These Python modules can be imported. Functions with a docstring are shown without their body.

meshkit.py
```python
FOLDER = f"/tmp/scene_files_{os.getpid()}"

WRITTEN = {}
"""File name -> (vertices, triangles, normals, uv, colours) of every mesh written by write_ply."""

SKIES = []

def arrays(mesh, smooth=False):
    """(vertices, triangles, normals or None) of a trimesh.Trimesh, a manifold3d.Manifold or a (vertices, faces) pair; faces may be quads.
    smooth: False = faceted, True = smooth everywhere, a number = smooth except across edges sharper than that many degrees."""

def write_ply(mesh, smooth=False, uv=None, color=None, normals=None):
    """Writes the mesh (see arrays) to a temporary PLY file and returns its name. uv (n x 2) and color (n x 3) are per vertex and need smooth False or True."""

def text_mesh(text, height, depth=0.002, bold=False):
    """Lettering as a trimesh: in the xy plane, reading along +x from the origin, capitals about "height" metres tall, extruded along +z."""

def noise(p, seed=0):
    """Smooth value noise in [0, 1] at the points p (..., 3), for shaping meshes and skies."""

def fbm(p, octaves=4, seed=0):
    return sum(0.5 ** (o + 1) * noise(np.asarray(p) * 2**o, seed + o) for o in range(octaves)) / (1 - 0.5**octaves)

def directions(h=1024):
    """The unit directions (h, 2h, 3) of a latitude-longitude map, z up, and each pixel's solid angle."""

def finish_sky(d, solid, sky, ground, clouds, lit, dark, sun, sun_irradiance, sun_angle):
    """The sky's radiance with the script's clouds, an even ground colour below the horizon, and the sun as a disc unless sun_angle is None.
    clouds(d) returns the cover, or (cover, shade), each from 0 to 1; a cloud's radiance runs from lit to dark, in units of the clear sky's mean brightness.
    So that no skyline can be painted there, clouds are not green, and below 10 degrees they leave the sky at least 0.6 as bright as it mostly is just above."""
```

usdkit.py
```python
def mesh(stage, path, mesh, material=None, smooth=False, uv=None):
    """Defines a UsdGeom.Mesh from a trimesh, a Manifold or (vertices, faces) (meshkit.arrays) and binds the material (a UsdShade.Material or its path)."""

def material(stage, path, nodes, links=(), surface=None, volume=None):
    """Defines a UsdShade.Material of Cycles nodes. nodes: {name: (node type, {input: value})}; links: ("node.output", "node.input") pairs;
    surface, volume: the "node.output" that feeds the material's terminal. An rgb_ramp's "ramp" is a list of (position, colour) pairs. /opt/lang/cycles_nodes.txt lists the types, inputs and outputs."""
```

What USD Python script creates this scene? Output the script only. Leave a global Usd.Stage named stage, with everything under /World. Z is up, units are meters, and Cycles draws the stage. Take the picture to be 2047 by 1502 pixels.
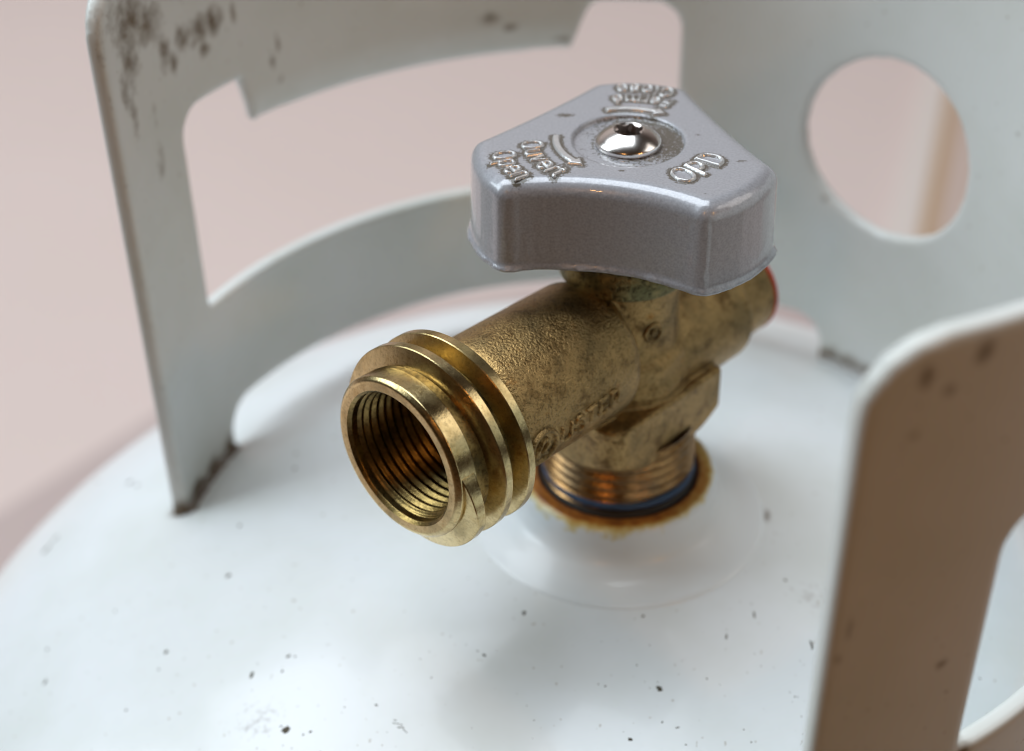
import math, random
import numpy as np, trimesh, shapely, usdkit, meshkit
from shapely import geometry as sg, affinity, ops
from scipy.spatial import cKDTree
import manifold3d as m3
from pxr import Usd, UsdGeom, UsdLux, UsdShade, Gf, Sdf, Vt

stage = Usd.Stage.CreateInMemory()
UsdGeom.SetStageUpAxis(stage, 'Z'); UsdGeom.SetStageMetersPerUnit(stage, 1.0)
UsdGeom.Xform.Define(stage, '/World')
S = 1.07e-3                       # everything below is written in millimetre-like units, times S on the way out
RNG = np.random.default_rng(7)

# ------------------------------------------------------------------ camera
CAM = np.array([-18.174, -208.30, 169.268]); PITCH, FPX, ROLL = math.radians(35.693), 3067.2, math.radians(1.006)
cam = UsdGeom.Camera.Define(stage, '/World/camera')
rt, fw, up = np.array([1., 0, 0]), np.array([0, math.cos(PITCH), -math.sin(PITCH)]), np.array([0, math.sin(PITCH), math.cos(PITCH)])
r2, u2 = math.cos(ROLL) * rt - math.sin(ROLL) * up, math.sin(ROLL) * rt + math.cos(ROLL) * up
mat = np.eye(4); mat[0, :3], mat[1, :3], mat[2, :3], mat[3, :3] = r2, u2, -fw, CAM * S
cam.AddTransformOp().Set(Gf.Matrix4d(mat.tolist()))
cam.CreateHorizontalApertureAttr(36.0); cam.CreateVerticalApertureAttr(36.0 * 751 / 1024)
cam.CreateFocalLengthAttr(36.0 * FPX / 2047)
cam.CreateFStopAttr(36.0 * FPX / 2047 / (5.0 * 1.07)); cam.CreateFocusDistanceAttr(219 * S)
cam.CreateClippingRangeAttr(Gf.Vec2f(0.01, 100)); cam.CreateExposureAttr(0.0)

# ------------------------------------------------------------------ lamps
def area_light(name, pos, target, w, h, color, power):
    l = UsdLux.RectLight.Define(stage, '/World/' + name)
    l.CreateWidthAttr(w); l.CreateHeightAttr(h); l.CreateColorAttr(Gf.Vec3f(*color)); l.CreateIntensityAttr(power)
    z = np.array(pos, float) - np.array(target, float); z /= np.linalg.norm(z)
    x = np.cross([0, 1, 0.01], z); x /= np.linalg.norm(x); y = np.cross(z, x)
    m = np.eye(4); m[0, :3], m[1, :3], m[2, :3], m[3, :3] = x, y, z, pos
    l.AddTransformOp().Set(Gf.Matrix4d(m.tolist()))
area_light('ceiling_panel_lamp', (-0.62, 0.48, 1.85), (-0.40, 0.30, 0), 2.0, 1.35, (0.86, 0.94, 1.0), 5.0)
area_light('side_window_lamp', (1.25, -0.05, 0.95), (0, 0, 0), 0.7, 0.8, (1.0, 0.955, 0.90), 1.9)
area_light('left_fill_lamp', (-1.35, 0.16, 0.80), (0, 0, 0), 0.7, 0.8, (0.82, 0.94, 1.0), 5.4)  # unseen fill added at left to brighten the right collar wall
bulb = UsdLux.SphereLight.Define(stage, '/World/warm_bulb_lamp')
bulb.CreateRadiusAttr(0.032); bulb.CreateColorAttr(Gf.Vec3f(1.0, 0.47, 0.15)); bulb.CreateIntensityAttr(55.0)
bulb.AddTranslateOp().Set(Gf.Vec3d(0.50, -0.62, 0.46))
bulb2 = UsdLux.SphereLight.Define(stage, '/World/warm_bulb_lamp_001')
bulb2.CreateRadiusAttr(0.032); bulb2.CreateColorAttr(Gf.Vec3f(1.0, 0.47, 0.15)); bulb2.CreateIntensityAttr(45.0)
bulb2.AddTranslateOp().Set(Gf.Vec3d(-0.28, -0.74, 0.60))
usdkit.material(stage, '/World/Looks/room_ambience', {'b': ('background_shader', {'color': (0.62, 0.38, 0.22), 'strength': 0.04})}, surface='b.background')
dome_l = UsdLux.DomeLight.Define(stage, '/World/room_ambience')
UsdShade.MaterialBindingAPI.Apply(dome_l.GetPrim()).Bind(UsdShade.Material.Get(stage, '/World/Looks/room_ambience'))

# ------------------------------------------------------------------ helpers
used = {}
def path_for(name, parent):
    p = parent + '/' + name
    k = used.get(p, 0); used[p] = k + 1
    return p if k == 0 else f'{p}_{k:03d}'
def tag(prim, **kw):
    for k, v in kw.items():
        prim.SetCustomDataByKey(k, v)
    return prim
def thing(name, label, category, **kw):
    x = UsdGeom.Xform.Define(stage, path_for(name, '/World'))
    tag(x.GetPrim(), label=label, category=category, **kw)
    return str(x.GetPath())
def part(name, mesh, material, parent, smooth=35, attrs=None, **kw):
    """One Mesh prim (units -> metres). attrs: {primvar: function of the points in units}."""
    v, f, n = meshkit.arrays(mesh, smooth)
    p = path_for(name, parent)
    m = usdkit.mesh(stage, p, (v * S, f), '/World/Looks/' + material)
    if n is not None:
        m.CreateNormalsAttr(Vt.Vec3fArray.FromNumpy(n.astype(np.float32))); m.SetNormalsInterpolation('vertex')
    for k, fn in (attrs or {}).items():
        UsdGeom.PrimvarsAPI(m).CreatePrimvar(k, Sdf.ValueTypeNames.FloatArray, 'vertex').Set(Vt.FloatArray.FromNumpy(np.asarray(fn(v), np.float32)))
    tag(m.GetPrim(), **kw)
    return p

def surface_net(fn, lo, hi, h):
    """Naive surface nets of a vectorised distance function over a box; returns (vertices, faces)."""
    ax = [np.arange(a, b + h, h) for a, b in zip(lo, hi)]
    P = np.stack(np.meshgrid(*ax, indexing='ij'), -1); sh = P.shape[:3]
    D = fn(P.reshape(-1, 3)).reshape(sh)
    ins = D < 0
    c = tuple(n - 1 for n in sh)
    acc, cnt = np.zeros(c + (3,)), np.zeros(c)
    corner = [(i, j, k) for i in (0, 1) for j in (0, 1) for k in (0, 1)]
    def sl(o): return tuple(slice(o[a], o[a] + c[a]) for a in range(3))
    for a in corner:
        for d in range(3):
            if a[d] == 0:
                b = list(a); b[d] = 1
                A, B = D[sl(a)], D[sl(b)]
                m = (A < 0) != (B < 0)
                t = np.where(m, A / np.where(m, A - B, 1), 0)
                p = np.array(a, float) + 0 * t[..., None]; p[..., d] = t
                acc += p * m[..., None]; cnt += m
    act = cnt > 0
    idx = -np.ones(c, int); idx[act] = np.arange(act.sum())
    base = np.argwhere(act)
    V = (base + acc[act] / cnt[act][:, None]) * h + np.array(lo)
    F = []
    for d in range(3):
        e1, e2 = [(1, 2), (2, 0), (0, 1)][d]
        s0 = [slice(None)] * 3; s1 = [slice(None)] * 3
        s0[d], s1[d] = slice(0, -1), slice(1, None)
        ch = ins[tuple(s0)] != ins[tuple(s1)]; neg = ins[tuple(s0)]
        q = np.argwhere(ch); q = q[(q[:, e1] > 0) & (q[:, e2] > 0) & (q[:, e1] < c[e1]) & (q[:, e2] < c[e2])]
        fl = neg[tuple(q.T)]
        def cell(o1, o2):
            z = q.copy(); z[:, e1] -= o1; z[:, e2] -= o2
            return idx[tuple(z.T)]
        quad = np.stack([cell(1, 1), cell(0, 1), cell(0, 0), cell(1, 0)], 1)
        quad[~fl] = quad[~fl][:, ::-1]
        F.append(quad)
    F = np.vstack(F); F = F[(F >= 0).all(1)]
    return V, np.vstack([F[:, [0, 1, 2]], F[:, [0, 2, 3]]])
def project_to(fn, V, n=3, e=0.02):
    for _ in range(n):
        d = fn(V); g = np.stack([(fn(V + np.eye(3)[k] * e) - fn(V - np.eye(3)[k] * e)) / (2 * e) for k in range(3)], 1)
        V = V - np.clip(d, -.4, .4)[:, None] * g / np.maximum((g ** 2).sum(1, keepdims=True), 0.2)
    return V
def smin(a, b, k):
    h = np.clip(0.5 + 0.5 * (b - a) / k, 0, 1)
    return b * (1 - h) + a * h - k * h * (1 - h)
def smax(a, b, k): return -smin(-a, -b, k)
def sdf2(poly, step=0.25):
    """Vectorised signed distance to a shapely polygon, through dense boundary samples."""
    rings = [poly.exterior, *poly.interiors]
    pts = np.vstack([[r.interpolate(s).coords[0] for s in np.arange(0, r.length, step)] for r in rings])
    tree = cKDTree(pts); shapely.prepare(poly)
    def f(x, y):
        d, _ = tree.query(np.stack([x, y], -1))
        return np.where(shapely.contains_xy(poly, x, y), -d, d)
    return f
def lathe(profile, n=256, close=False):
    """Revolves (r, z) points about z."""
    pr = np.asarray(profile, float); t = np.arange(n) * 2 * np.pi / n
    V = np.stack([pr[:, 0][:, None] * np.cos(t), pr[:, 0][:, None] * np.sin(t), pr[:, 1][:, None] + 0 * t], -1).reshape(-1, 3)
    F = []
    for i in range(len(pr) - 1):
        a = i * n + np.arange(n); b = i * n + (np.arange(n) + 1) % n
        F.append(np.stack([a, b, b + n, a + n], 1))
    F = np.vstack(F)
    return V, np.vstack([F[:, [0, 1, 2]], F[:, [0, 2, 3]]])
def rounded(profile, r=0.4, n=4):
    """Rounds the inner corners of an open polyline."""
    p = [np.array(q, float) for q in profile]; out = [p[0]]
    for a, b, c in zip(p, p[1:], p[2:]):
        l1, l2 = np.linalg.norm(a - b), np.linalg.norm(c - b); k = min(r, .45 * l1, .45 * l2)
        s, e = b + (a - b) / l1 * k, b + (c - b) / l2 * k
        for t in np.linspace(0, 1, n + 1):
            out.append((1 - t) ** 2 * s + 2 * t * (1 - t) * b + t * t * e)
    return out + [p[-1]]
def join(*ms):
    V, F, o = [], [], 0
    for v, f in ms:
        V.append(v); F.append(np.asarray(f) + o); o += len(v)
    return np.vstack(V), np.vstack(F)
def nz(p, scale, octaves=3, seed=0): return meshkit.fbm(np.asarray(p) / scale, octaves, seed)
def frame(ang, tilt):
    a, t = math.radians(ang), math.radians(tilt)
    d = np.array([math.cos(a) * math.cos(t), math.sin(a) * math.cos(t), math.sin(t)])
    s = np.cross([0, 0, 1.], d); s /= np.linalg.norm(s)
    return d, s, np.cross(d, s)

# ------------------------------------------------------------------ materials
def mm(scale): return {'scale': 1.0 / (scale * S)}
def paint(name, base, rough, coat, speck=0.0, peel=0.04, dirt=None, dirt_scale=1.2):
    nodes = {'g': ('geometry', {}),
             'n1': ('noise_texture', {**mm(30), 'detail': 6, 'roughness': .6}), 'r1': ('map_range', {'from_min': .38, 'from_max': .72, 'clamp': True}), 'c': ('mix', {'color1': base, 'color2': tuple(x * y for x, y in zip(base, (.90, .91, .87)))}),
             'nf': ('noise_texture', {**mm(1.1), 'detail': 1}), 'rf': ('map_range', {'from_min': .735, 'from_max': .80, 'to_max': .55, 'clamp': True}), 'cf': ('mix', {'color2': (.30, .26, .20)}),
             'nb': ('noise_texture', {**mm(1.6), 'detail': 2}), 'b': ('bump', {'strength': 0.35, 'distance': peel * S}),
             'p': ('principled_bsdf', {'roughness': rough, 'coat_weight': coat, 'coat_roughness': 0.08, 'specular_ior_level': 0.45})}
    links = [('g.position', 'n1.vector'), ('g.position', 'nb.vector'), ('g.position', 'nf.vector'), ('n1.fac', 'r1.value'), ('r1.result', 'c.fac'), ('nf.fac', 'rf.value'), ('rf.result', 'cf.fac'), ('c.color', 'cf.color1'), ('nb.fac', 'b.height'), ('b.normal', 'p.normal')]
    col = 'cf.color'
    if dirt:
        nodes |= {'at': ('attribute', {'attribute': 'dirt'}), 'nd': ('noise_texture', {**mm(dirt_scale), 'detail': 5, 'roughness': 0.62}),
                  'ma': ('math', {'math_type': 'add'}), 'mr': ('map_range', {'from_min': 0.84, 'from_max': 1.42, 'clamp': True}),
                  'nc': ('noise_texture', {**mm(5), 'detail': 2}), 'dc': ('mix', {'color1': dirt[0], 'color2': dirt[1]}), 'mx': ('mix', {}),
                  'rr': ('map_range', {'to_min': rough, 'to_max': 0.75, 'clamp': True})}
        links += [('g.position', 'nd.vector'), ('g.position', 'nc.vector'), ('nc.fac', 'dc.fac'), ('at.fac', 'ma.value1'), ('nd.fac', 'ma.value2'), ('ma.value', 'mr.value'),
                  ('mr.result', 'mx.fac'), (col, 'mx.color1'), ('dc.color', 'mx.color2'), ('mr.result', 'rr.value'), ('rr.result', 'p.roughness')]
        col = 'mx.color'
    links.append((col, 'p.base_color'))
    usdkit.material(stage, '/World/Looks/' + name, nodes, links, surface='p.BSDF')
RUST = ((0.13, 0.06, 0.02), (0.055, 0.035, 0.018))
SOIL = ((0.22, 0.165, 0.105), (0.12, 0.088, 0.055))
paint('tank_white_paint', (0.77, 0.81, 0.835), 0.31, 0.26, dirt=RUST)
paint('collar_paint', (0.765, 0.795, 0.785), 0.36, 0.2, dirt=SOIL, dirt_scale=2.6)

def brass(name, a, b, c, rough, bump, grain, metallic=1.0, stain=0.5, pits=0.0, warm=None):
    """Patchy brass: tone a breaking into b, patina c in clouds, warm tarnish or painted glint, dark pits and a grain bump."""
    warm = warm or a
    nodes = {'g': ('geometry', {}), 'n1': ('noise_texture', {**mm(3.2), 'detail': 6, 'roughness': .66}), 'r1': ('rgb_ramp', {'ramp': [(0.34, b), (0.50, a), (0.62, a), (0.74, warm)]}),
             'n2': ('noise_texture', {**mm(6.0), 'detail': 5, 'roughness': .62}), 'm2': ('map_range', {'from_min': 0.47, 'from_max': 0.64, 'to_max': stain, 'clamp': True}), 'mx': ('mix', {'color2': c}),
             'nb': ('noise_texture', {**mm(grain), 'detail': 3, 'roughness': .6}), 'b': ('bump', {'strength': 1.0, 'distance': bump * S}),
             'pm': ('map_range', {'from_min': 0.50, 'from_max': 0.34, 'to_max': pits, 'clamp': True}), 'mp': ('mix', {'color2': tuple(x * .25 for x in b)}),
             'rr': ('map_range', {'from_min': 0.3, 'from_max': 0.7, 'to_min': rough - .07, 'to_max': rough + .10}),
             'p': ('principled_bsdf', {'metallic': metallic})}
    links = [('g.position', x + '.vector') for x in ('n1', 'n2', 'nb')] + [('n1.fac', 'r1.fac'), ('r1.color', 'mx.color1'), ('n2.fac', 'm2.value'), ('m2.result', 'mx.fac'),
             ('nb.fac', 'pm.value'), ('pm.result', 'mp.fac'), ('mx.color', 'mp.color1'), ('mp.color', 'p.base_color'),
             ('nb.fac', 'b.height'), ('b.normal', 'p.normal'), ('n2.fac', 'rr.value'), ('rr.result', 'p.roughness')]
    usdkit.material(stage, '/World/Looks/' + name, nodes, links, surface='p.BSDF')
brass('cast_brass', (0.47, 0.305, 0.125), (0.20, 0.115, 0.042), (0.18, 0.14, 0.07), 0.36, 0.24, 0.42, stain=.5, metallic=1.0, pits=.55, warm=(0.46, 0.215, 0.055))
brass('machined_brass', (0.68, 0.53, 0.27), (0.54, 0.39, 0.17), (0.30, 0.23, 0.10), 0.22, 0.02, 0.45, stain=.6, pits=.35)
brass('tarnished_brass', (0.34, 0.235, 0.085), (0.17, 0.105, 0.035), (0.10, 0.085, 0.04), 0.33, 0.05, 0.6, stain=.8, pits=.5)
brass('inlet_glint_brass', (0.42, 0.24, 0.10), (0.20, 0.10, 0.035), (0.14, 0.11, 0.07), 0.27, 0.03, 0.6, stain=.7, pits=.4, warm=(.50,.26,.08))  # orange tone paints in the warm bulb glint on the inlet thread
brass('bonnet_brass', (0.36, 0.28, 0.12), (0.16, 0.12, 0.05), (0.14, 0.14, 0.07), 0.40, 0.22, 0.6, stain=.8, metallic=.9, pits=.8)
# handwheel enamel: silver grey with fine flake, chips and grime from the dirt mask
usdkit.material(stage, '/World/Looks/silver_enamel', {
    'g': ('geometry', {}), 'nf': ('noise_texture', {**mm(0.35), 'detail': 2}), 'rf': ('rgb_ramp', {'ramp': [(0.3, (.33, .34, .375)), (0.7, (.43, .44, .48))]}),
    'at': ('attribute', {'attribute': 'dirt'}), 'nd': ('noise_texture', {**mm(0.45), 'detail': 5, 'roughness': .7}), 'ma': ('math', {'math_type': 'add'}),
    'mr': ('map_range', {'from_min': 0.95, 'from_max': 1.10, 'clamp': True}), 'mx': ('mix', {'color2': (0.10, 0.085, 0.065)}),
    'rr': ('map_range', {'to_min': 0.36, 'to_max': 0.7, 'clamp': True}), 'nb': ('noise_texture', {**mm(1.1), 'detail': 3}), 'b': ('bump', {'strength': 0.8, 'distance': 0.05 * S}),
    'p': ('principled_bsdf', {'metallic': 0.22, 'coat_weight': 0.9, 'coat_roughness': 0.05})},
    [('g.position', 'nf.vector'), ('nf.fac', 'rf.fac'), ('rf.color', 'mx.color1'), ('g.position', 'nd.vector'), ('at.fac', 'ma.value1'), ('nd.fac', 'ma.value2'), ('ma.value', 'mr.value'),
     ('mr.result', 'mx.fac'), ('mx.color', 'p.base_color'), ('mr.result', 'rr.value'), ('rr.result', 'p.roughness'), ('g.position', 'nb.vector'), ('nb.fac', 'b.height'), ('b.normal', 'p.normal')], surface='p.BSDF')
def plain(name, color, rough, metallic=0.0, coat=0.0, noise=None):
    nodes, links = {'p': ('principled_bsdf', {'base_color': color, 'roughness': rough, 'metallic': metallic, 'coat_weight': coat})}, []
    if noise:
        nodes |= {'g': ('geometry', {}), 'n': ('noise_texture', {**mm(noise[0]), 'detail': 4}), 'm': ('mix', {'color1': color, 'color2': noise[1]})}
        links = [('g.position', 'n.vector'), ('n.fac', 'm.fac'), ('m.color', 'p.base_color')]
    usdkit.material(stage, '/World/Looks/' + name, nodes, links, surface='p.BSDF')
plain('letter_enamel', (0.70, 0.70, 0.71), 0.24, 0.45, 0.5, noise=(0.6, (0.50, 0.49, 0.49)))
plain('screw_steel', (0.87, 0.84, 0.82), 0.21, 1.0, noise=(2.5, (0.68, 0.62, 0.58)))
plain('socket_shade', (0.05, 0.035, 0.03), 0.5, 0.6)
plain('blue_sealant', (0.045, 0.10, 0.21), 0.45, noise=(1.2, (0.03, 0.06, 0.12)))
plain('recess_black', (0.02, 0.013, 0.008), 0.6)  # black that stands in for shade in the thread gap and bore end
plain('red_plastic', (0.55, 0.045, 0.012), 0.4)
plain('speck_soil', (0.10, 0.085, 0.055), 0.8, noise=(1.0, (0.045, 0.04, 0.03)))
plain('pink_floor', (0.735, 0.605, 0.57), 0.6, noise=(260, (0.68, 0.55, 0.505)))
plain('shadow_tone_floor', (0.56, 0.45, 0.43), 0.6, noise=(200, (0.49, 0.385, 0.36)))
plain('pink_wall', (0.74, 0.62, 0.57), 0.7, noise=(300, (0.70, 0.58, 0.52)))
plain('bounce_cut_brown', (0.16, 0.085, 0.04), 0.5, noise=(90, (0.11, 0.06, 0.03)))
plain('pale_trim', (0.74, 0.65, 0.60), 0.5)
plain('brown_wood', (0.52, 0.34, 0.20), 0.5)
plain('board', (0.62, 0.48, 0.42), 0.5, noise=(150, (0.56, 0.43, 0.37)))

# ------------------------------------------------------------------ setting
FLOOR = -345.0
def slab(name, y0, y1, material):
    g = trimesh.creation.box([6000, y1 - y0, 10]); g.apply_translation([0, (y0 + y1) / 2, FLOOR - 5])
    part(name, g, material, '/World', smooth=False, kind='structure')
def floor_poly(name, pts, material):
    g = trimesh.creation.extrude_polygon(sg.Polygon(pts), 10); g.apply_translation([0, 0, FLOOR - 10])
    part(name, g, material, '/World', smooth=False, kind='structure')
floor_poly('pale_floor', [(-3000, -120), (-700, -120), (-150, 560), (0, 600), (3000, 600), (3000, 4200), (-3000, 4200)], 'pink_floor')
floor_poly('shadow_tone_floor', [(-700, -120), (3000, -120), (3000, 600), (0, 600), (-150, 560)], 'shadow_tone_floor')  # darker floor piece paints in the tank's soft shadow
w_ = trimesh.creation.box([6000, 40, 2600]); w_.apply_translation([0, 1620, FLOOR + 1300])
part('back_wall', w_, 'pink_wall', '/World', smooth=False, kind='structure')
slab('unseen_dark_floor', -2500, -120, 'bounce_cut_brown')  # unseen front floor, added dark to cut bounce on the camera side

# ------------------------------------------------------------------ gas cylinder
CYL = thing('gas_cylinder', 'white steel gas cylinder with a brass valve, grey handwheel and open sheet collar', 'gas cylinder')
CX0 = -2.0                                    # collar and shell axis; the valve axis is x = y = 0
DA, DB, DZ = 142.0, 75.3, -8.5                # shell: half ellipsoid
def dome_z(x, y):
    q = np.clip(1 - ((x - CX0) ** 2 + y ** 2) / DA ** 2, 0, 1)
    return DZ - DB + DB * np.sqrt(q)

# --- collar, laid out flat as (arc degrees, height), then bent
def radius(th):
    t = np.clip((10 - th) / 75, 0, 1); return 79.6 + 3.4 * t * t * (3 - 2 * t)
K = math.radians(1) * 79.6                    # units per degree, for the flat layout
TH0, TH1, TOP, THICK = -77.0, 170.0, 82.0, 3.0
MID = 44.4
def flat(th, z): return (th * K, z)
def round_poly(p, r): return p.buffer(-r, quad_segs=6).buffer(2 * r, quad_segs=6).buffer(-r, quad_segs=6)
sheet = sg.Polygon([flat(TH0, -40), flat(TH1, -40), flat(TH1, TOP), flat(TH0, TOP)])
sheet = sg.Polygon(sheet.buffer(-9).buffer(9, quad_segs=12).exterior).union(sg.box(TH0 * K, -40, TH1 * K, 20))
def slot(mirror):
    m = (lambda t: 2 * MID - t) if mirror else (lambda t: t)
    q = 150.3 if mirror else 155.2
    s = sg.Polygon([flat(m(t), z) for t, z in ((q, 12.6), (q, 52.3), (143.2, 52.3), (141.2, 42.0), (130, 41.8), (117, 41.7), (104, 41.8), (92.4, 42.0), (89.5, 52.6), (76.6, 52.6), (76.6, 12.6))])
    s = s.buffer(-1.2).buffer(1.2, quad_segs=6)
    return s.union(s.buffer(-4.2).buffer(4.2)).difference(sg.Point()) , s
def rounded_corners(s, pts, r):
    """Rounds the corners of s near the given points with a larger radius."""
    soft = s.buffer(-r).buffer(r, quad_segs=10)
    out = s
    for p in pts:
        disc = sg.Point(p).buffer(r * 1.25)
        out = out.difference(disc).union(soft.intersection(disc))
    return out
for mirror in (False, True):
    _, s = slot(mirror)
    m = (lambda t: 2 * MID - t) if mirror else (lambda t: t)
    s = rounded_corners(s, [flat(m(150.3 if mirror else 155.2), 52.3), flat(m(76.6), 52.6)], 5.5)
    s = rounded_corners(s, [flat(m(89.5), 52.6)], 3.2)
    if s.geom_type != 'Polygon': s = max(s.geoms, key=lambda q: q.area)
    sheet = sheet.difference(s)
    lo = sg.box(min(flat(m(154.0), 0)[0], flat(m(51.5), 0)[0]), -60, max(flat(m(154.0), 0)[0], flat(m(51.5), 0)[0]), -12.4).buffer(-6).buffer(6, quad_segs=10)
    lo = lo.union(sg.box(lo.bounds[0], -60, lo.bounds[2], -30))
    sheet = sheet.difference(lo)
sheet = sheet.difference(affinity.scale(sg.Point(flat(44.4, 31.2)).buffer(18.2, quad_segs=32), 1.0, 1.0))
sheet = sheet.intersection(sg.box(-500, -27, 500, 200))
if sheet.geom_type != 'Polygon': sheet = max(sheet.geoms, key=lambda q: q.area)
sheet_d = sdf2(sheet, 0.3)
def collar_sdf(P):
    d2 = sheet_d(P[:, 0], P[:, 1]); dz = np.abs(P[:, 2] - THICK / 2) - THICK / 2; r = 0.7
    a, b = d2 + r, dz + r
    return np.hypot(np.maximum(a, 0), np.maximum(b, 0)) + np.minimum(np.maximum(a, b), 0) - r
V, F = surface_net(collar_sdf, (TH0 * K - 2, -28.5, -0.9), (TH1 * K + 2, TOP + 2, THICK + 0.9), 0.8)
flatV = V.copy()
def bend(V):
    th = V[:, 0] / K; z = V[:, 1]
    r = radius(th) + V[:, 2]
    for m in (th, 2 * MID - th):              # the pressed tongues of the hand slots curl outward
        w = np.clip((m - 91.0) / 2.5, 0, 1) * np.clip((142.5 - m) / 2.5, 0, 1)
        r = r + w * 2.2 * np.clip((50 - z) / 8.5, 0, 1.3) ** 2 * (z > 36)
    a = np.radians(th)
    return np.stack([CX0 + r * np.cos(a), r * np.sin(a), z], 1)
V = bend(V)
def collar_dirt(v):
    x, y = v[:, 0] - CX0, v[:, 1]; th = np.degrees(np.arctan2(y, x)); th = np.where(th < -100, th + 360, th); z = v[:, 2]; r = np.hypot(x, y)
    inner = (r < radius(th) + 1.2)
    d = np.zeros(len(v))
    def spot(t0, z0, st, sz, k, where=inner):
        nonlocal d
        d = np.maximum(d, (k + .19) * np.exp(-(((th - t0) * K / st / 1.25) ** 2 + ((z - z0) / sz / 1.2) ** 2)) * where)
    d = np.maximum(d, 0.50 * np.exp(-((np.maximum(TOP - z, 0)) / 13) ** 2) * inner * np.clip((th - 110) / 40, 0, 1))
    for a in SMUDGES: spot(*a)
    for a in OUTER_SMUDGES: spot(*a, where=~inner)
    e = -sheet_d(th * K, z)
    d = np.maximum(d, 0.40 * np.exp(-((e - .4) / 0.42) ** 2) * inner * (th > 167))                       # rust line along the cut edge
    d = np.maximum(d, 1.2 * np.exp(-(np.maximum(z - dome_z(v[:, 0], v[:, 1]), 0) / 4.2) ** 2) * np.where(th > 100, .75 + .25 * np.sin(th * 1.3), .8))   # rust where the feet are welded on
    return d
SMUDGES = [(163, 73, 6.5, 5.5, .60), (159.7, 71.5, 5, 4, .60), (164.2, 68, 3.5, 5, .56), (166.5, 64, 1.6, 4, .60), (156.7, 65, 1.8, 3.6, .64), (155.4, 62, 1.2, 2, .72), (153, 65, 2.2, 2.6, .62), (149.5, 65, 2.0, 3.0, .66), (147.2, 65, 1.6, 3.2, .70),
           (145.8, 65.5, 1.5, 2, .68), (143.4, 64.5, .8, 2.2, .66), (149.2, 61, 1.6, 1.6, .64), (151, 63, 1.2, 1.2, .58), (136.6, 55.8, .7, 1.8, .68), (137.8, 53, .8, 2.0, .72), (136.8, 48.7, .7, 1.0, .62), (165.2, 58.6, 1.6, 6, .40),
           (160.7, 56, 1.0, 4, .34), (161, 47.5, 1.6, 4, .34), (101.2, 48.2, 1.6, 1.0, .66), (93.4, 44.6, 2.0, 1.0, .60), (104, 50.5, 2.6, 1.6, .48), (24, 46, .6, .6, .6), (-61, 11.6, 2.0, 1.4, .75), (53.2, 16.4, .9, .9, .62)]
OUTER_SMUDGES = [(-61, 11.6, 2.0, 1.2, .75), (-67.8, 79.2, 1.2, 2.2, .62), (-72.4, 77.6, .9, 1.6, .56), (-70.2, 75, .9, 1.0, .52), (-72.5, 70, .9, 1.0, .44), (-66, 31.8, .9, 1.0, .62), (-75.8, 38.1, .8, 1.0, .56), (-75.2, 42.7, .6, 2.4, .5), (-58.9, 37.7, 1, 1, .5)]
part('collar', (V, F), 'collar_paint', CYL, smooth=True, attrs={'dirt': collar_dirt}, label='open sheet steel collar with hand slots and a round hole')

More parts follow.
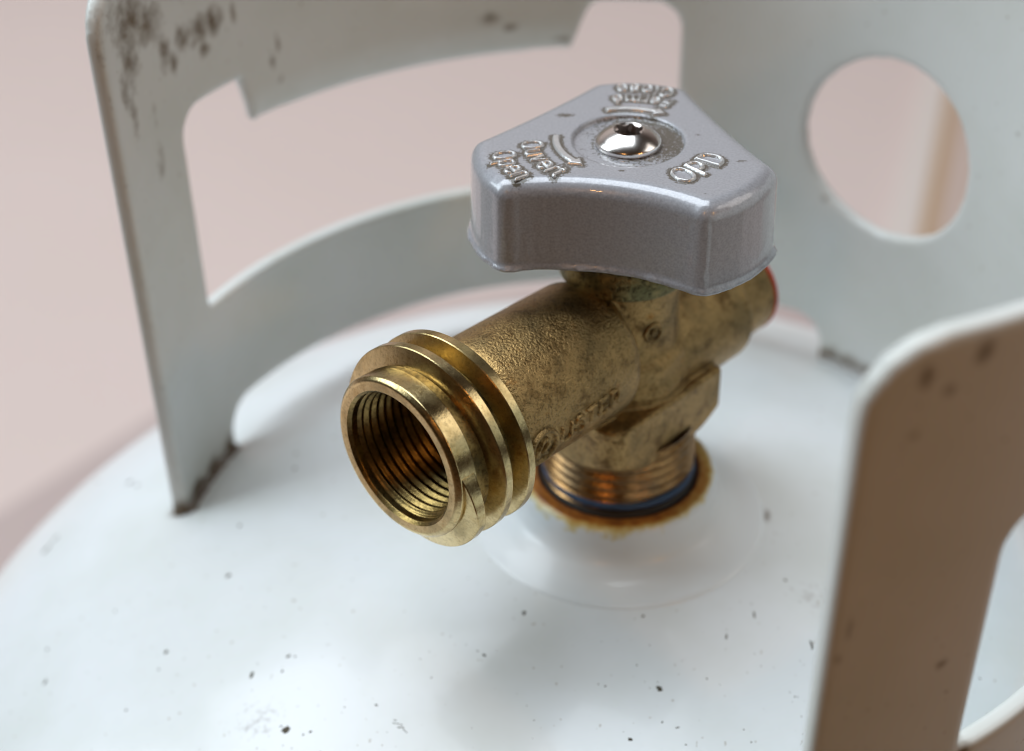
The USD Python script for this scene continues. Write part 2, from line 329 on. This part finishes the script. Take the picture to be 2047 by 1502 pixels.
# --- shell
rr = np.concatenate([np.linspace(18, 40, 30), np.linspace(41, 110, 70), np.linspace(111, 141.6, 50)])
prof = [(r, DZ - DB + DB * math.sqrt(max(0, 1 - (r / DA) ** 2))) for r in rr] + [(142, DZ - DB - 1), (142, FLOOR + 30), (120, FLOOR + 30)]
v, f = lathe(prof, 720); v[:, 0] += CX0
def shell_dirt(v):
    x, y = v[:, 0] - CX0, v[:, 1]; th = np.degrees(np.arctan2(y, x)); th = np.where(th < -100, th + 360, th); r = np.hypot(x, y)
    d = np.zeros(len(v)); R = radius(th) + 1.5
    near = np.exp(-((r - R) / 2.2) ** 2)
    foot = np.clip((th - 153.5) / 2, 0, 1) * np.clip((171 - th) / 1.5, 0, 1)
    d = np.maximum(d, 1.05 * np.exp(-((r - R) / 3.4) ** 2) * foot)
    d = np.maximum(d, 0.40 * np.exp(-((r - R + 3.5) / 2.2) ** 2) * np.clip((th - 60) / 10, 0, 1) * np.clip((165 - th) / 10, 0, 1))
    for x0, y0, sx, sy, k in ((24.5, 1.5, 1.4, 2.2, .70), (26.5, -2.6, 1.0, 2.4, .78), (22.0, 5.0, 1.5, 2.0, .6), (33, -22, 9, 7, .38), (-60, -40, 9, 6, .38)):
        d = np.maximum(d, k * np.exp(-((v[:, 0] - x0) / sx) ** 2 - ((v[:, 1] - y0) / sy) ** 2))
    return d
SHELL = part('shell', (v, f), 'tank_white_paint', CYL, smooth=60, attrs={'dirt': shell_dirt}, label='domed white painted steel shell')
foot = lathe([(112, FLOOR + 30), (116, FLOOR), (119, FLOOR), (115, FLOOR + 32)], 180)
foot[0][:, 0] += CX0
part('foot_ring', foot, 'tank_white_paint', CYL, smooth=40)

# --- weld beads where the collar feet meet the shell
for a0, a1 in ((154.5, 169.6), (37.5, 51.0), (-77, -66.5)):
    t = np.radians(np.arange(a0, a1, .35)); R = radius(np.degrees(t)) - .3
    c = np.stack([CX0 + R * np.cos(t), R * np.sin(t), 0 * t], 1); c[:, 2] = dome_z(c[:, 0], c[:, 1]) + .1
    w = 1.0 + .22 * np.sin(np.arange(len(t)) * 1.1) + .25 * (nz(c, 2.0, 2, 8) - .5); w[[0, -1]] *= .3
    q = np.arange(9) * 2 * np.pi / 9; rad = np.stack([np.cos(t), np.sin(t), 0 * t], 1)
    V = (c[:, None] + w[:, None, None] * (np.cos(q)[None, :, None] * rad[:, None] * 1.25 + np.sin(q)[None, :, None] * np.array([0, 0, .95]))).reshape(-1, 3)
    i, j = np.meshgrid(np.arange(len(t) - 1), np.arange(9), indexing='ij'); a = (i * 9 + j).ravel(); b = (i * 9 + (j + 1) % 9).ravel()
    part('weld_bead', (V, np.vstack([np.stack([a, b, b + 9], 1), np.stack([a, b + 9, a + 9], 1)])), 'tank_white_paint', CYL, smooth=60, attrs={'dirt': lambda v, k=(a0 > 100): np.full(len(v), .85 if k else .6)})

# --- neck ring (the threaded boss the valve screws into)
prof = rounded([(13.6, -6), (13.7, -0.5), (14.2, 0.0), (16.4, 0.0), (17.3, -1.0), (17.5, -4.6), (18.6, -6.6), (21.0, -8.1), (23.6, -9.0), (25.6, -9.45), (26.2, -10.2)], 1.6, 6)
v, f = lathe(prof[::-1], 300)
def neck_dirt(v):
    r = np.hypot(v[:, 0], v[:, 1]); th = np.degrees(np.arctan2(v[:, 1], v[:, 0]))
    k = 0.5 + 0.5 * np.cos(np.radians(th + 125))
    return np.clip(1 - (r - 13.6) / 0.8, 0, 1) * .7 + np.clip(1 - (r - 14.4) / (2.1 + 1.8 * k), 0, 1) * (0.50 + 0.2 * k) * (v[:, 2] > -3) + 0.24 * np.exp(-((r - 15.8) / .8) ** 2)
usdkit.material(stage, '/World/Looks/neck_paint', {
    'g': ('geometry', {}), 'at': ('attribute', {'attribute': 'dirt'}), 'n': ('noise_texture', {**mm(2.6), 'detail': 6, 'roughness': .68}), 'k': ('math', {'math_type': 'multiply_add', 'value2': 0.7, 'value3': -0.34}), 'a': ('math', {'math_type': 'add'}),
    'r': ('rgb_ramp', {'ramp': [(0.0, (.755, .80, .825)), (0.16, (.755, .80, .82)), (0.27, (.68, .60, .32)), (0.45, (.56, .38, .10)), (0.64, (.40, .14, .02)), (0.86, (.09, .028, .01))]}),
    'p': ('principled_bsdf', {'roughness': 0.32, 'coat_weight': 0.25, 'coat_roughness': 0.06})},
    [('g.position', 'n.vector'), ('n.fac', 'k.value1'), ('k.value', 'a.value1'), ('at.fac', 'a.value2'), ('a.value', 'r.fac'), ('r.color', 'p.base_color')], surface='p.BSDF')
part('neck_ring', (v, f), 'neck_paint', CYL, smooth=50, attrs={'dirt': neck_dirt}, label='raised white neck ring with rusty rim round the valve thread')

# --- valve body: cast brass, blended from its branches
OA, OT, OH = -134.6, 1.66, 29.19
d_, s_, u_ = frame(OA, OT)
pd, ps, pu = frame(OA + 180, 0)               # relief branch, pointing away from the outlet
E = np.array([math.cos(math.radians(OA + 90)), math.sin(math.radians(OA + 90)), 0])   # towards the wrench flat that faces the camera
def cyl_sdf(P, o, d, r, a, b, rad):
    q = P - o; h = q @ d; w = np.linalg.norm(q - np.outer(h, d), axis=1)
    x, y = w - r + rad, np.maximum(a - h, h - b) + rad
    return np.hypot(np.maximum(x, 0), np.maximum(y, 0)) + np.minimum(np.maximum(x, y), 0) - rad
def body_sdf(P):
    o = np.array([0, 0, OH])
    tube = cyl_sdf(P, o, d_, 11.7, 7.2, 36.6, 3.4)
    col = cyl_sdf(P, np.zeros(3), np.array([0, 0, 1.]), 9.0, 10, 40.3, .4)
    # rounded pad low on the column, facing the camera side
    pad = cyl_sdf(P, np.array([0, 0, 0.]), np.array([0, 0, 1.]), 10.4, 20, 27.5, 1.5)
    boss = cyl_sdf(P, np.array([0, 0, 22.4]), pd, 10.2, 0, 22.8, .5)
    plug = cyl_sdf(P, np.array([0, 0, 22.4]), pd, 8.6, 20, 31.3, .4)
    sl, w, z = P @ pd, P @ E, P[:, 2]
    blk = smax(np.abs(w) - 12.0, np.abs(sl + 1.5) - 13.6, 0.5)
    blk = smax(blk, np.hypot(sl, w) - 17.6, 1.2)
    blk = smax(blk, np.maximum(z - 20.4, 9.9 - z), 0.5)
    blk = smax(blk, (np.hypot(sl, w) - 13.5 - (z - 9.6) * 1.3) * .61, 0.8)      # turned chamfer underneath
    step = smax(np.hypot(sl, w * 1.06) - 11.6, np.abs(z - 21) - 2.1, 1.2)
    root = cyl_sdf(P, np.zeros(3), np.array([0, 0, 1.]), 12.0, 8.6, 14, .5)
    b = smin(col, pad, .8)
    b = smin(b, step, 0.8)
    b = smin(b, boss, .45)
    b = smin(b, plug, 0.4)
    b = smin(b, tube, .7)
    b = smin(b, blk, 0.6)
    return smin(b, root, .5)
lo = (-36, -36, 7.6); hi = (34, 34, 43)
V, F = surface_net(body_sdf, lo, hi, 0.46)
V = project_to(body_sdf, V, 3)
# cast marks: raised ring with a swirl and letters along the lower camera side of the tube, and a small ring on the column
def stroke_height(poly, x, y, soft):
    return np.clip(-sdf2(poly, 0.06)(x, y) / soft, 0, 1)
def text_poly(text, h, width=1.0):
    t = meshkit.text_mesh(text, h, 0.002)
    n = t.face_normals[:, 2] > .5; P = ops.unary_union([sg.Polygon(t.vertices[k][:, :2]).buffer(1e-4 * h) for k in t.faces[n]])
    P = affinity.scale(P, width, 1, origin=(0, 0))
    return affinity.translate(P, -P.bounds[0], 0)
# relief is built below as thin parts on the body
BODY = part('valve_body', (V, F), 'cast_brass', CYL, smooth=True, label='sand cast brass valve body with wrench flats')

def patch(poly, place, cell, height, soft, noise=0.0, seed=3):
    """A softly raised relief: grid over the polygon, height by distance to its edge; place(x, y, h) -> points."""
    polys = list(getattr(poly, 'geoms', [poly])); Vs, Fs, o = [], [], 0
    for p in polys:
        x0, y0, x1, y1 = p.bounds
        xs, ys = np.arange(x0 - cell, x1 + 2 * cell, cell), np.arange(y0 - cell, y1 + 2 * cell, cell)
        X, Y = np.meshgrid(xs, ys, indexing='ij')
        d = -sdf2(p, cell * .5)(X.ravel(), Y.ravel()).reshape(X.shape)
        t = np.clip((d + cell * .6) / soft, 0, 1); H = height * np.sin(t * np.pi / 2)
        if noise: H = H * (1 + noise * (meshkit.noise(np.stack([X * 2, Y * 2, 0 * X], -1), seed) - .5))
        keep = d > -cell * 1.3
        H = np.where(d > -cell * .6, H, -0.12)
        idx = -np.ones(X.shape, int); idx[keep] = np.arange(keep.sum())
        q = np.stack([idx[:-1, :-1], idx[1:, :-1], idx[1:, 1:], idx[:-1, 1:]], -1).reshape(-1, 4); q = q[(q >= 0).all(1)]
        Vs.append(place(X[keep], Y[keep], H[keep])); Fs.append(q + o); o += keep.sum()
    v, q = np.vstack(Vs), np.vstack(Fs)
    use, q = np.unique(q, return_inverse=True); v = v[use]; q = q.reshape(-1, 4)
    return v, np.vstack([q[:, [0, 1, 2]], q[:, [0, 2, 3]]])
def on_tube(x, y, h, r0=11.7):                # x runs back along the tube from the connector, y up round it
    a = np.radians(100) - y / r0              # angle from the top, towards the camera's right
    L = 34.2 - x
    return np.outer(L, d_) + [0, 0, OH] + (r0 + h)[:, None] * (np.cos(a)[:, None] * u_ + np.sin(a)[:, None] * s_)
ring = sg.Point(2.8, 0.2).buffer(3.3).difference(sg.Point(2.8, 0.2).buffer(2.6))
swirl = sg.LineString([(2.0, -1.2), (1.7, 0.4), (2.3, 1.5), (3.4, 1.7), (3.9, 0.9), (3.2, 0.3), (2.9, -.6), (3.8, -1.1)]).buffer(.30)
part('cast_emblem', patch(ops.unary_union([ring, swirl]), on_tube, .16, .62, .4), 'cast_brass', BODY, smooth=True)
part('cast_lettering', patch(affinity.translate(affinity.rotate(text_poly('USTER', 3.1, .98), 5, origin=(0, 0)), 6.9, -1.2), on_tube, .14, .6, .3), 'cast_brass', BODY, smooth=True)
def on_column(x, y, h):
    a = np.radians(-62) + x / 9.2
    return np.stack([(9.2 + h) * np.cos(a), (9.2 + h) * np.sin(a), 33.2 + y], 1)
part('cast_ring_mark', patch(sg.Point(0, 0).buffer(1.75).difference(sg.Point(0, 0).buffer(1.2)).union(sg.Point(0, 0).buffer(.55)), on_column, .12, .28, .3), 'cast_brass', BODY, smooth=True)

# --- outlet connector: machined nose, coarse outer screw thread, fine inner thread
def to_outlet(P):                             # local x = right, y = up, z = outward along the outlet
    return P[:, :1] * s_ + P[:, 1:2] * u_ + P[:, 2:] * d_ + [0, 0, OH]
NOSE, RN = 49.96, 12.94
core = lathe((rounded([(10.85, NOSE - .05), (12.3, NOSE), (12.94, NOSE - .6), (12.94, 49.0)], .35, 4) + [(12.94, L) for L in np.arange(48.9, 46.35, -.1)] + [(12.6, 46.0)])[::-1], 360)
ta = np.degrees(np.arctan2(core[0][:, 0], core[0][:, 1])) % 360
cut = np.clip((ta - 92) / 16, 0, 1) * np.clip((300 - ta) / 60, 0, 1) * np.clip((48.9 - core[0][:, 2]) / .25, 0, 1)
core[0][:, :2] *= (1 - .055 * cut)[:, None]
OUTLET = part('outlet_connector', (to_outlet(core[0]), core[1]), 'machined_brass', CYL, smooth=35, label='bright machined brass outlet with coarse thread')
rt_ = lathe([(12.8, 46.6), (12.8, 35.8), (11.0, 35.4)][::-1], 240)
part('thread_root', (to_outlet(rt_[0]), rt_[1]), 'tarnished_brass', OUTLET, smooth=35, label='dark tarnished root of the outer thread')
# helical thread; th runs clockwise from the top seen from the front
P_, L0, RT, RR = 4.67, 48.38, 15.64, 12.75
th = np.radians(np.arange(78, 905, 2.0))
def ease(a, b, x): t = np.clip((x - a) / (b - a), 0, 1); return t * t * (3 - 2 * t)
grow = np.clip((th - math.radians(78)) / math.radians(34), 0, 1)
Lc = L0 - P_ * th / (2 * np.pi)
sect = []
for k, t in enumerate(th):
    g_ = grow[k]; h = RT - RR; fl = .26 * h * g_; w = .74 + .05 * math.sin(3 * t)
    front = Lc[k] + w + 1.1 * (1 - g_); back = Lc[k] - w
    top = 12.97 + (RT - 12.97) * g_
    c = 0.12
    pts = [(RR - .5, front + fl + .1), (RR, front + fl), (top - c, front + .03), (top, front - c), (top, back + c), (top - c, back - .03), (RR, back - fl), (RR - .5, back - fl - .1)]
    sect.append([(r * math.sin(t), r * math.cos(t), L) for r, L in pts])
sect = np.array(sect); n, m = sect.shape[:2]
Vt_ = sect.reshape(-1, 3); Ft = []
for i in range(n - 1):
    for j in range(m - 1):
        a = i * m + j; Ft += [(a, a + m, a + m + 1), (a, a + m + 1, a + 1)]
e = (n - 1) * m
Ft += [(e, e + j + 1, e + j) for j in range(1, m - 1)] + [(0, j, j + 1) for j in range(1, m - 1)]
Ft = np.array(Ft)
part('outer_thread', (to_outlet(Vt_), Ft[:, ::-1]), 'machined_brass', OUTLET, smooth=30)
# bore with its fine thread
nt, hh = 220, np.arange(0, 21.0, .12)
T, Z = np.meshgrid(np.arange(nt) * 2 * np.pi / nt, hh, indexing='ij')
ph = (Z / 1.5 + T / (2 * np.pi)) % 1.0
tri = np.abs(ph - .5) * 2
R = np.where(Z < .5, 10.9 - Z * 1.1, np.where(Z < 1.6, 10.35, 10.2 - 0.55 * np.clip(tri * 1.5 - .25, 0, 1) * np.clip((Z - 1.7) / .5, 0, 1)))
V = np.stack([R * np.sin(T), R * np.cos(T), NOSE - .05 - Z], -1).reshape(-1, 3)
k = len(hh); i, j = np.meshgrid(np.arange(nt), np.arange(k - 1), indexing='ij'); a = (i * k + j).ravel(); b = (((i + 1) % nt) * k + j).ravel()
F = np.vstack([np.stack([a, b, b + 1], 1), np.stack([a, b + 1, a + 1], 1)])
part('inner_thread', (to_outlet(V), F), 'tarnished_brass', OUTLET, smooth=40)
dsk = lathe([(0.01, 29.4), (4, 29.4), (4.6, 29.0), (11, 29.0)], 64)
part('bore_seat', (to_outlet(dsk[0]), dsk[1]), 'recess_black', OUTLET, smooth=40)  # black disc paints in the dark depth of the bore

# --- inlet thread, sealant, relief cap, bonnet
zs = np.arange(-2.0, 12.4, .14)
def inlet_r(z, t):
    ph = ((z + 1.83 * t / (2 * np.pi)) / 1.83) % 1
    return 12.55 + .65 * np.clip(1.25 - np.abs(ph - .5) * 2.6, 0, 1) - .02 * z
T, Z = np.meshgrid(np.arange(240) * 2 * np.pi / 240, zs, indexing='ij'); R = inlet_r(Z, T)
V = np.stack([R * np.cos(T), R * np.sin(T), Z], -1).reshape(-1, 3); k = len(zs)
i, j = np.meshgrid(np.arange(240), np.arange(k - 1), indexing='ij'); a = (i * k + j).ravel(); b = (((i + 1) % 240) * k + j).ravel()
F = np.vstack([np.stack([a, b, b + 1], 1), np.stack([a, b + 1, a + 1], 1)])
part('inlet_thread', (V, F), 'inlet_glint_brass', BODY, smooth=40)
sl = lathe(rounded([(12.4, 2.1), (13.2, 1.95), (13.38, 1.4), (13.2, .85), (12.4, .7)], .4)[::-1], 240)
sl[0][:] += ((nz(sl[0], 1.6, 2) - .5) * .35)[:, None] * np.stack([sl[0][:, 0], sl[0][:, 1], 0 * sl[0][:, 0]], 1) / 13
part('thread_sealant', sl, 'blue_sealant', BODY, smooth=60, label='ring of blue thread sealant')
gr = lathe([(12.5, .5), (13.1, .1), (13.7, -.5), (13.8, -2)][::-1], 120)
part('gap_shade_ring', gr, 'recess_black', BODY, smooth=60)  # black ring paints the shaded gap below the sealant
cap = lathe(rounded([(0.01, 32.3), (8.0, 32.3), (8.7, 32.0), (8.75, 31.25), (8.2, 31.0)], .3)[::-1], 128)
part('relief_cap', (cap[0][:, :1] * ps + cap[0][:, 1:2] * pu + cap[0][:, 2:] * pd + [0, 0, 22.4], cap[1]), 'red_plastic', BODY, smooth=40, label='red plastic cap on the relief branch')
bn = lathe(rounded([(9.4, 40.2), (10.5, 40.5), (10.6, 42.6), (10.3, 44.0), (9.2, 46.0), (7.6, 48.5), (6.0, 49), (6, 56)], .6)[::-1], 200)
part('bonnet', bn, 'bonnet_brass', BODY, smooth=45)

# ------------------------------------------------------------------ handwheel
ZT, ZB = 63.0, 48.4
def pol(r, a): return (r * math.cos(math.radians(a)), r * math.sin(math.radians(a)))
LOBES = [(-44.5, 22.3, 23.6), (80.0, 21.5, 21.9), (196.5, 20.0, 24.0)]
pts = []
for k, (c0, w, R_) in enumerate(LOBES):
    c1, w1, R1 = LOBES[(k + 1) % 3]; c1 = c1 if c1 > c0 else c1 + 360
    pts += [pol(R_ + .35 * math.cos(x * math.pi / 2), c0 + w * x) for x in np.linspace(-1, 1, 9)]
    A, B = np.array(pol(R_, c0 + w)), np.array(pol(R1, c1 - w1)); mid = (A + B) / 2; nrm = mid / np.linalg.norm(mid)
    pts += [tuple(A + (B - A) * t - nrm * (.7, .5, 3.6)[k] * (4 * t * (1 - t)) ** .9) for t in np.linspace(.08, .92, 14)]
outl = sg.Polygon(pts); outl = outl.buffer(-3.0).buffer(3.0, quad_segs=10).buffer(4).buffer(-4)
outl_d = sdf2(outl, .15)
def wheel_sdf(P):
    x, y, z = P.T
    d2 = outl_d(x, y) + (z - 50) * .030
    lip = np.exp(-((z - ZB - .55) / .55) ** 2) * (.55 + .9 * (nz(np.stack([x, y, 0 * x], 1), 4, 3, 4) - .5))
    d2 = d2 - lip
    r = 2.6
    a, b = d2 + r, z - ZT + r
    o = np.hypot(np.maximum(a, 0), np.maximum(b, 0)) + np.minimum(np.maximum(a, b), 0) - r
    zb = ZB + .8 * (nz(np.stack([x, y, 0 * x], 1), 7, 2, 9) - .5)
    o = smax(o, zb - z, .5)
    hollow = np.maximum(d2 + 2.6, z - (ZT - 4.0))
    hollow = smax(hollow, -(np.hypot(x, y) - 8.0), 1.0)
    o = smax(o, -hollow, .5)
    rec = np.maximum(np.hypot(x, y) - 8.45, ZT - .75 - z)
    o = smax(o, -rec, .35)
    return o
V, F = surface_net(wheel_sdf, (-27, -27, ZB - 1.5), (27, 27, ZT + 1.2), 0.42)
V = project_to(wheel_sdf, V, 2)
# raised words: wrapped on arcs, reading from outside the wheel
def arc_words(items, c0):
    out = []
    for text, r0, h, w in items:
        p = text_poly(text, h, w)  .buffer(.03); p = affinity.translate(p, -p.bounds[2] / 2, 0)
        out.append((p, r0))
    return out
def warp(p, r0, c0):
    def fn(x, y, z=None):
        a = math.radians(c0) + np.asarray(x) / (r0 - h_ref / 2); r = r0 - np.asarray(y)
        return r * np.cos(a), r * np.sin(a)
    h_ref = 3.0
    return ops.transform(fn, p.segmentize(.3))
def arc_band(r, a0, a1, w): return sg.LineString([pol(r, a) for a in np.linspace(a0, a1, 24)]).buffer(w, cap_style='flat')
def arrow(r, a0, a1, s):
    tip = pol(r, a1 + s * 6); return ops.unary_union([arc_band(r, a0, a1, .55), sg.Polygon([tip, pol(r - 1.35, a1 - s * 4), pol(r + 1.35, a1 - s * 4)])])
def word_set(c0, items): return ops.unary_union([warp(p, r0, c0) for p, r0 in arc_words(items, c0)])
left = word_set(-157, [('Ouvert', 16.2, 3.3, .80), ('Open', 21.0, 3.5, .74)]).union(arrow(10.9, 172, 222, 1))
back = word_set(77, [('Fermé', 15.1, 2.7, .86), ('Close', 18.9, 3.0, .84)]).union(arrow(10.3, 106, 58, -1))
right = word_set(-45, [('OPD', 15.6, 4.2, .86)])
def on_top(x, y, h): return np.stack([x, y, ZT + h], 1)
lettering = [left, back, right]
allp = ops.unary_union(lettering)
all_d = None
def wheel_dirt(v):
    p = sg.MultiPolygon(list(getattr(allp, 'geoms', [allp])))
    b = np.vstack([np.array(q.exterior.segmentize(.3).coords) for q in p.geoms]); d, _ = cKDTree(b).query(v[:, :2])
    top = v[:, 2] > ZT - 1.2; r = np.hypot(v[:, 0], v[:, 1]); th = np.degrees(np.arctan2(v[:, 1], v[:, 0]))
    out = .72 * np.exp(-(d / 1.1) ** 2) * top
    out = np.maximum(out, (.52 + .13 * np.cos(np.radians(th - 25))) * top * (r < 8.3) * (v[:, 2] < ZT - .3))
    out = np.maximum(out, .62 * np.exp(-((r - 8.35) / .35) ** 2) * top * np.clip(.5 + .5 * np.cos(np.radians(th - 60)), .2, 1))
    out = np.maximum(out, .60 * np.exp(-((r - 5.4) / .5) ** 2) * top)
    for x0, y0, sx, sy, k in CHIPS:
        out = np.maximum(out, k * np.exp(-((v[:, 0] - x0) / sx) ** 2 - ((v[:, 1] - y0) / sy) ** 2) * top)
    return out
CHIPS = [(-9.2, 8.6, 2.4, 1.1, .72), (-1.6, -9.8, 1.0, .5, .72), (10.6, 1.2, .7, .5, .7), (8.8, 3.2, .5, .4, .66), (16, -7.5, 1.6, .8, .62), (19.5, 1.0, .5, .4, .7), (9.5, -17.0, .9, .35, .62)]
WHEEL = part('handwheel', (V, F), 'silver_enamel', CYL, smooth=True, attrs={'dirt': wheel_dirt}, label='three lobed silver grey enamelled handwheel')
for p in lettering:
    part('raised_lettering', patch(p, on_top, .09, .40, .32, noise=.1), 'letter_enamel', WHEEL, smooth=True)
# screw
zr = ZT - .75
hp = [(0.01, zr + 2.75), (1.2, zr + 2.72), (2.2, zr + 2.56), (3.1, zr + 2.24), (3.9, zr + 1.78), (4.5, zr + 1.3), (4.85, zr + .95), (5.02, zr + .7), (5.05, zr + .25), (4.8, zr - .1)]
cs = m3.CrossSection([np.array([(0, zr - .1)] + [(r if r > .02 else 0, z) for r, z in hp[::-1]])])
head = m3.Manifold.revolve(cs, 160)
star = []
for q in range(6):
    for rr_, off in ((2.1, -11), (2.25, 0), (2.1, 11), (1.6, 30)):
        a = math.radians(q * 60 + off + 15); star.append((rr_ * math.cos(a), rr_ * math.sin(a)))
sock = m3.Manifold.extrude(m3.CrossSection([np.array(star)]), 4).translate([0, 0, zr + .7])
chf = m3.Manifold.cylinder(.6, 1.95, 2.75, 96).translate([0, 0, zr + 2.25])
SC = part('screw', head - sock - chf, 'screw_steel', WHEEL, smooth=32, label='shiny round headed steel screw with star socket')
bt = lathe([(0.01, zr + .75), (2.2, zr + .75)], 24)
part('socket_floor', (bt[0], bt[1][:, ::-1]), 'socket_shade', SC, smooth=False)  # near-black floor puts the shade of the socket into its colour

# ------------------------------------------------------------------ dirt specks lying on the shell
SPECKS = []
random.seed(5)
def add_speck(px, py, rx, ry, ang=0):
    a, b = (px - 1023.5) / FPX, -(py - 751) / FPX
    d = a * r2 + b * u2 + fw
    o = CAM - [CX0, 0, DZ - DB]; k = np.array([1 / DA, 1 / DA, 1 / DB]); u, w = o * k, d * k
    A, B, C = w @ w, 2 * u @ w, u @ u - 1; D = B * B - 4 * A * C
    if D < 0: return
    P = CAM + d * (-B - math.sqrt(D)) / (2 * A)
    SPECKS.append((P, rx, ry, ang))
for q in [(93,1098,1.5,.5,50),(112,1076,1.2,.35,50),(457,1151,.65,.4,50),(332,1303,.5,.35,60),(503,1349,.38,.6,-10),(576,1312,.5,.25,20),(590,1313,.3,.1,0),(564,1342,.22,.25,0),(95,1298,.3,.3,0),(90,1364,.35,.5,-20),
          (317,1339,.2,.2,0),(252,1420,.22,.2,0),(571,1459,.75,.55,40),(562,1452,.3,.1,10),(606,1469,.2,.15,0),(620,1464,.32,.18,30),(689,1414,.14,.1,0),(752,1410,.42,.13,-30),(862,1355,.15,.1,0),(840,1318,.1,.1,0),
          (968,1310,.45,.2,-45),(955,1302,.3,.08,-20),(479,1051,.35,.35,0),(259,965,.9,.5,-10),(275,970,.5,.35,-20),(196,963,.4,.4,0),(589,937,.4,.35,20),(591,907,.35,.3,0),(1318,1376,.62,.42,-30),(1260,1478,.5,.28,-20),
          (1286,1232,.32,.24,0),(1309,1148,.26,.2,0),(1508,1230,.18,.6,0),(1452,1273,.16,.5,-15),(1623,1290,.25,.75,10),(1210,1372,.25,.1,10),(1354,1455,.4,.1,15),(1324,1444,.25,.1,50),(1371,1489,.15,.12,0),(1487,1459,.15,.1,0),
          (1502,1484,.15,.12,0),(1413,1357,.15,.14,0),(1589,1393,.15,.12,0),(1273,1330,.15,.12,0),(1570,1160,.3,.28,0),(1481,1097,.3,.25,0),(1959,1357,.4,.12,-40),(1048,1225,.4,.4,0),(1010,1075,.3,.3,0),(230,1222,.2,.2,0),(1196,1368,.15,.1,0)]:
    add_speck(*q)
for k, (px, py) in enumerate([(801,1454),(795,1447),(790,1440),(808,1460),(803,1449),(797,1455),(812,1464),(788,1446),(806,1455)]):
    add_speck(px, py, .32, .07, -38 + 5 * (k % 3))
for _ in range(110):
    px, py = random.uniform(500, 1650), random.uniform(1130, 1500)
    if random.random() < .35 + .65 * (px > 1250): add_speck(px, py, random.uniform(.05, .12), random.uniform(.05, .1), random.uniform(0, 180))
ms = []
for P, rx, ry, ang in SPECKS:
    n = np.array([(P[0] - CX0) / DA ** 2, P[1] / DA ** 2, (P[2] - DZ + DB) / DB ** 2]); n /= np.linalg.norm(n)
    ex = np.cross([0, 1, 0], n); ex /= np.linalg.norm(ex); ey = np.cross(n, ex)
    a = np.radians(ang); e1, e2 = math.cos(a) * ex + math.sin(a) * ey, -math.sin(a) * ex + math.cos(a) * ey
    t = np.linspace(0, 2 * np.pi, 13)[:-1]; w = 1 + RNG.uniform(-.35, .35, 12)
    o = P + np.outer(np.cos(t) * w * rx, e1) + np.outer(np.sin(t) * w * ry * 1.3, e2)
    V = np.vstack([o - n * .05, P + (o - P) * .7 + n * .05, P + n * .09])
    F = [(i, (i + 1) % 12, 12 + (i + 1) % 12) for i in range(12)] + [(i, 12 + (i + 1) % 12, 12 + i) for i in range(12)] + [(12 + i, 12 + (i + 1) % 12, 24) for i in range(12)]
    ms.append((V, np.array(F)))
part('dirt_specks', join(*ms), 'speck_soil', SHELL, smooth=False, kind='stuff')

# ------------------------------------------------------------------ behind: a threshold strip on the floor, seen through the round hole
def floor_at(px, py, z=FLOOR):
    a, b = (px - 1023.5) / FPX, -(py - 751) / FPX
    d = a * r2 + b * u2 + fw
    return (CAM + d * (z - CAM[2]) / d[2])[:2]
P0, P1 = floor_at(1898, 160), floor_at(1834, 480)
ax_ = (P1 - P0) / np.linalg.norm(P1 - P0); nx_ = np.array([-ax_[1], ax_[0]]); nx_ = nx_ if nx_[0] > 0 else -nx_
STRIP = thing('threshold_strip', 'blurred pale and brown wooden strip on the floor seen through the round collar hole', 'threshold strip')
def strip(name, a, b, h, material):
    q = [P0 - ax_ * 900 + nx_ * a, P0 - ax_ * 900 + nx_ * b, P1 + ax_ * 100 + nx_ * b, P1 + ax_ * 100 + nx_ * a]
    g = trimesh.creation.extrude_polygon(sg.Polygon(q), h); g.apply_translation([0, 0, FLOOR + .2])
    part(name, g, material, STRIP, smooth=False)
strip('pale_strip', -20, 0, 5, 'pale_trim')
strip('brown_strip', 0, 10, 4, 'brown_wood')
strip('floor_board', 10.3, 700, 4.4, 'board')
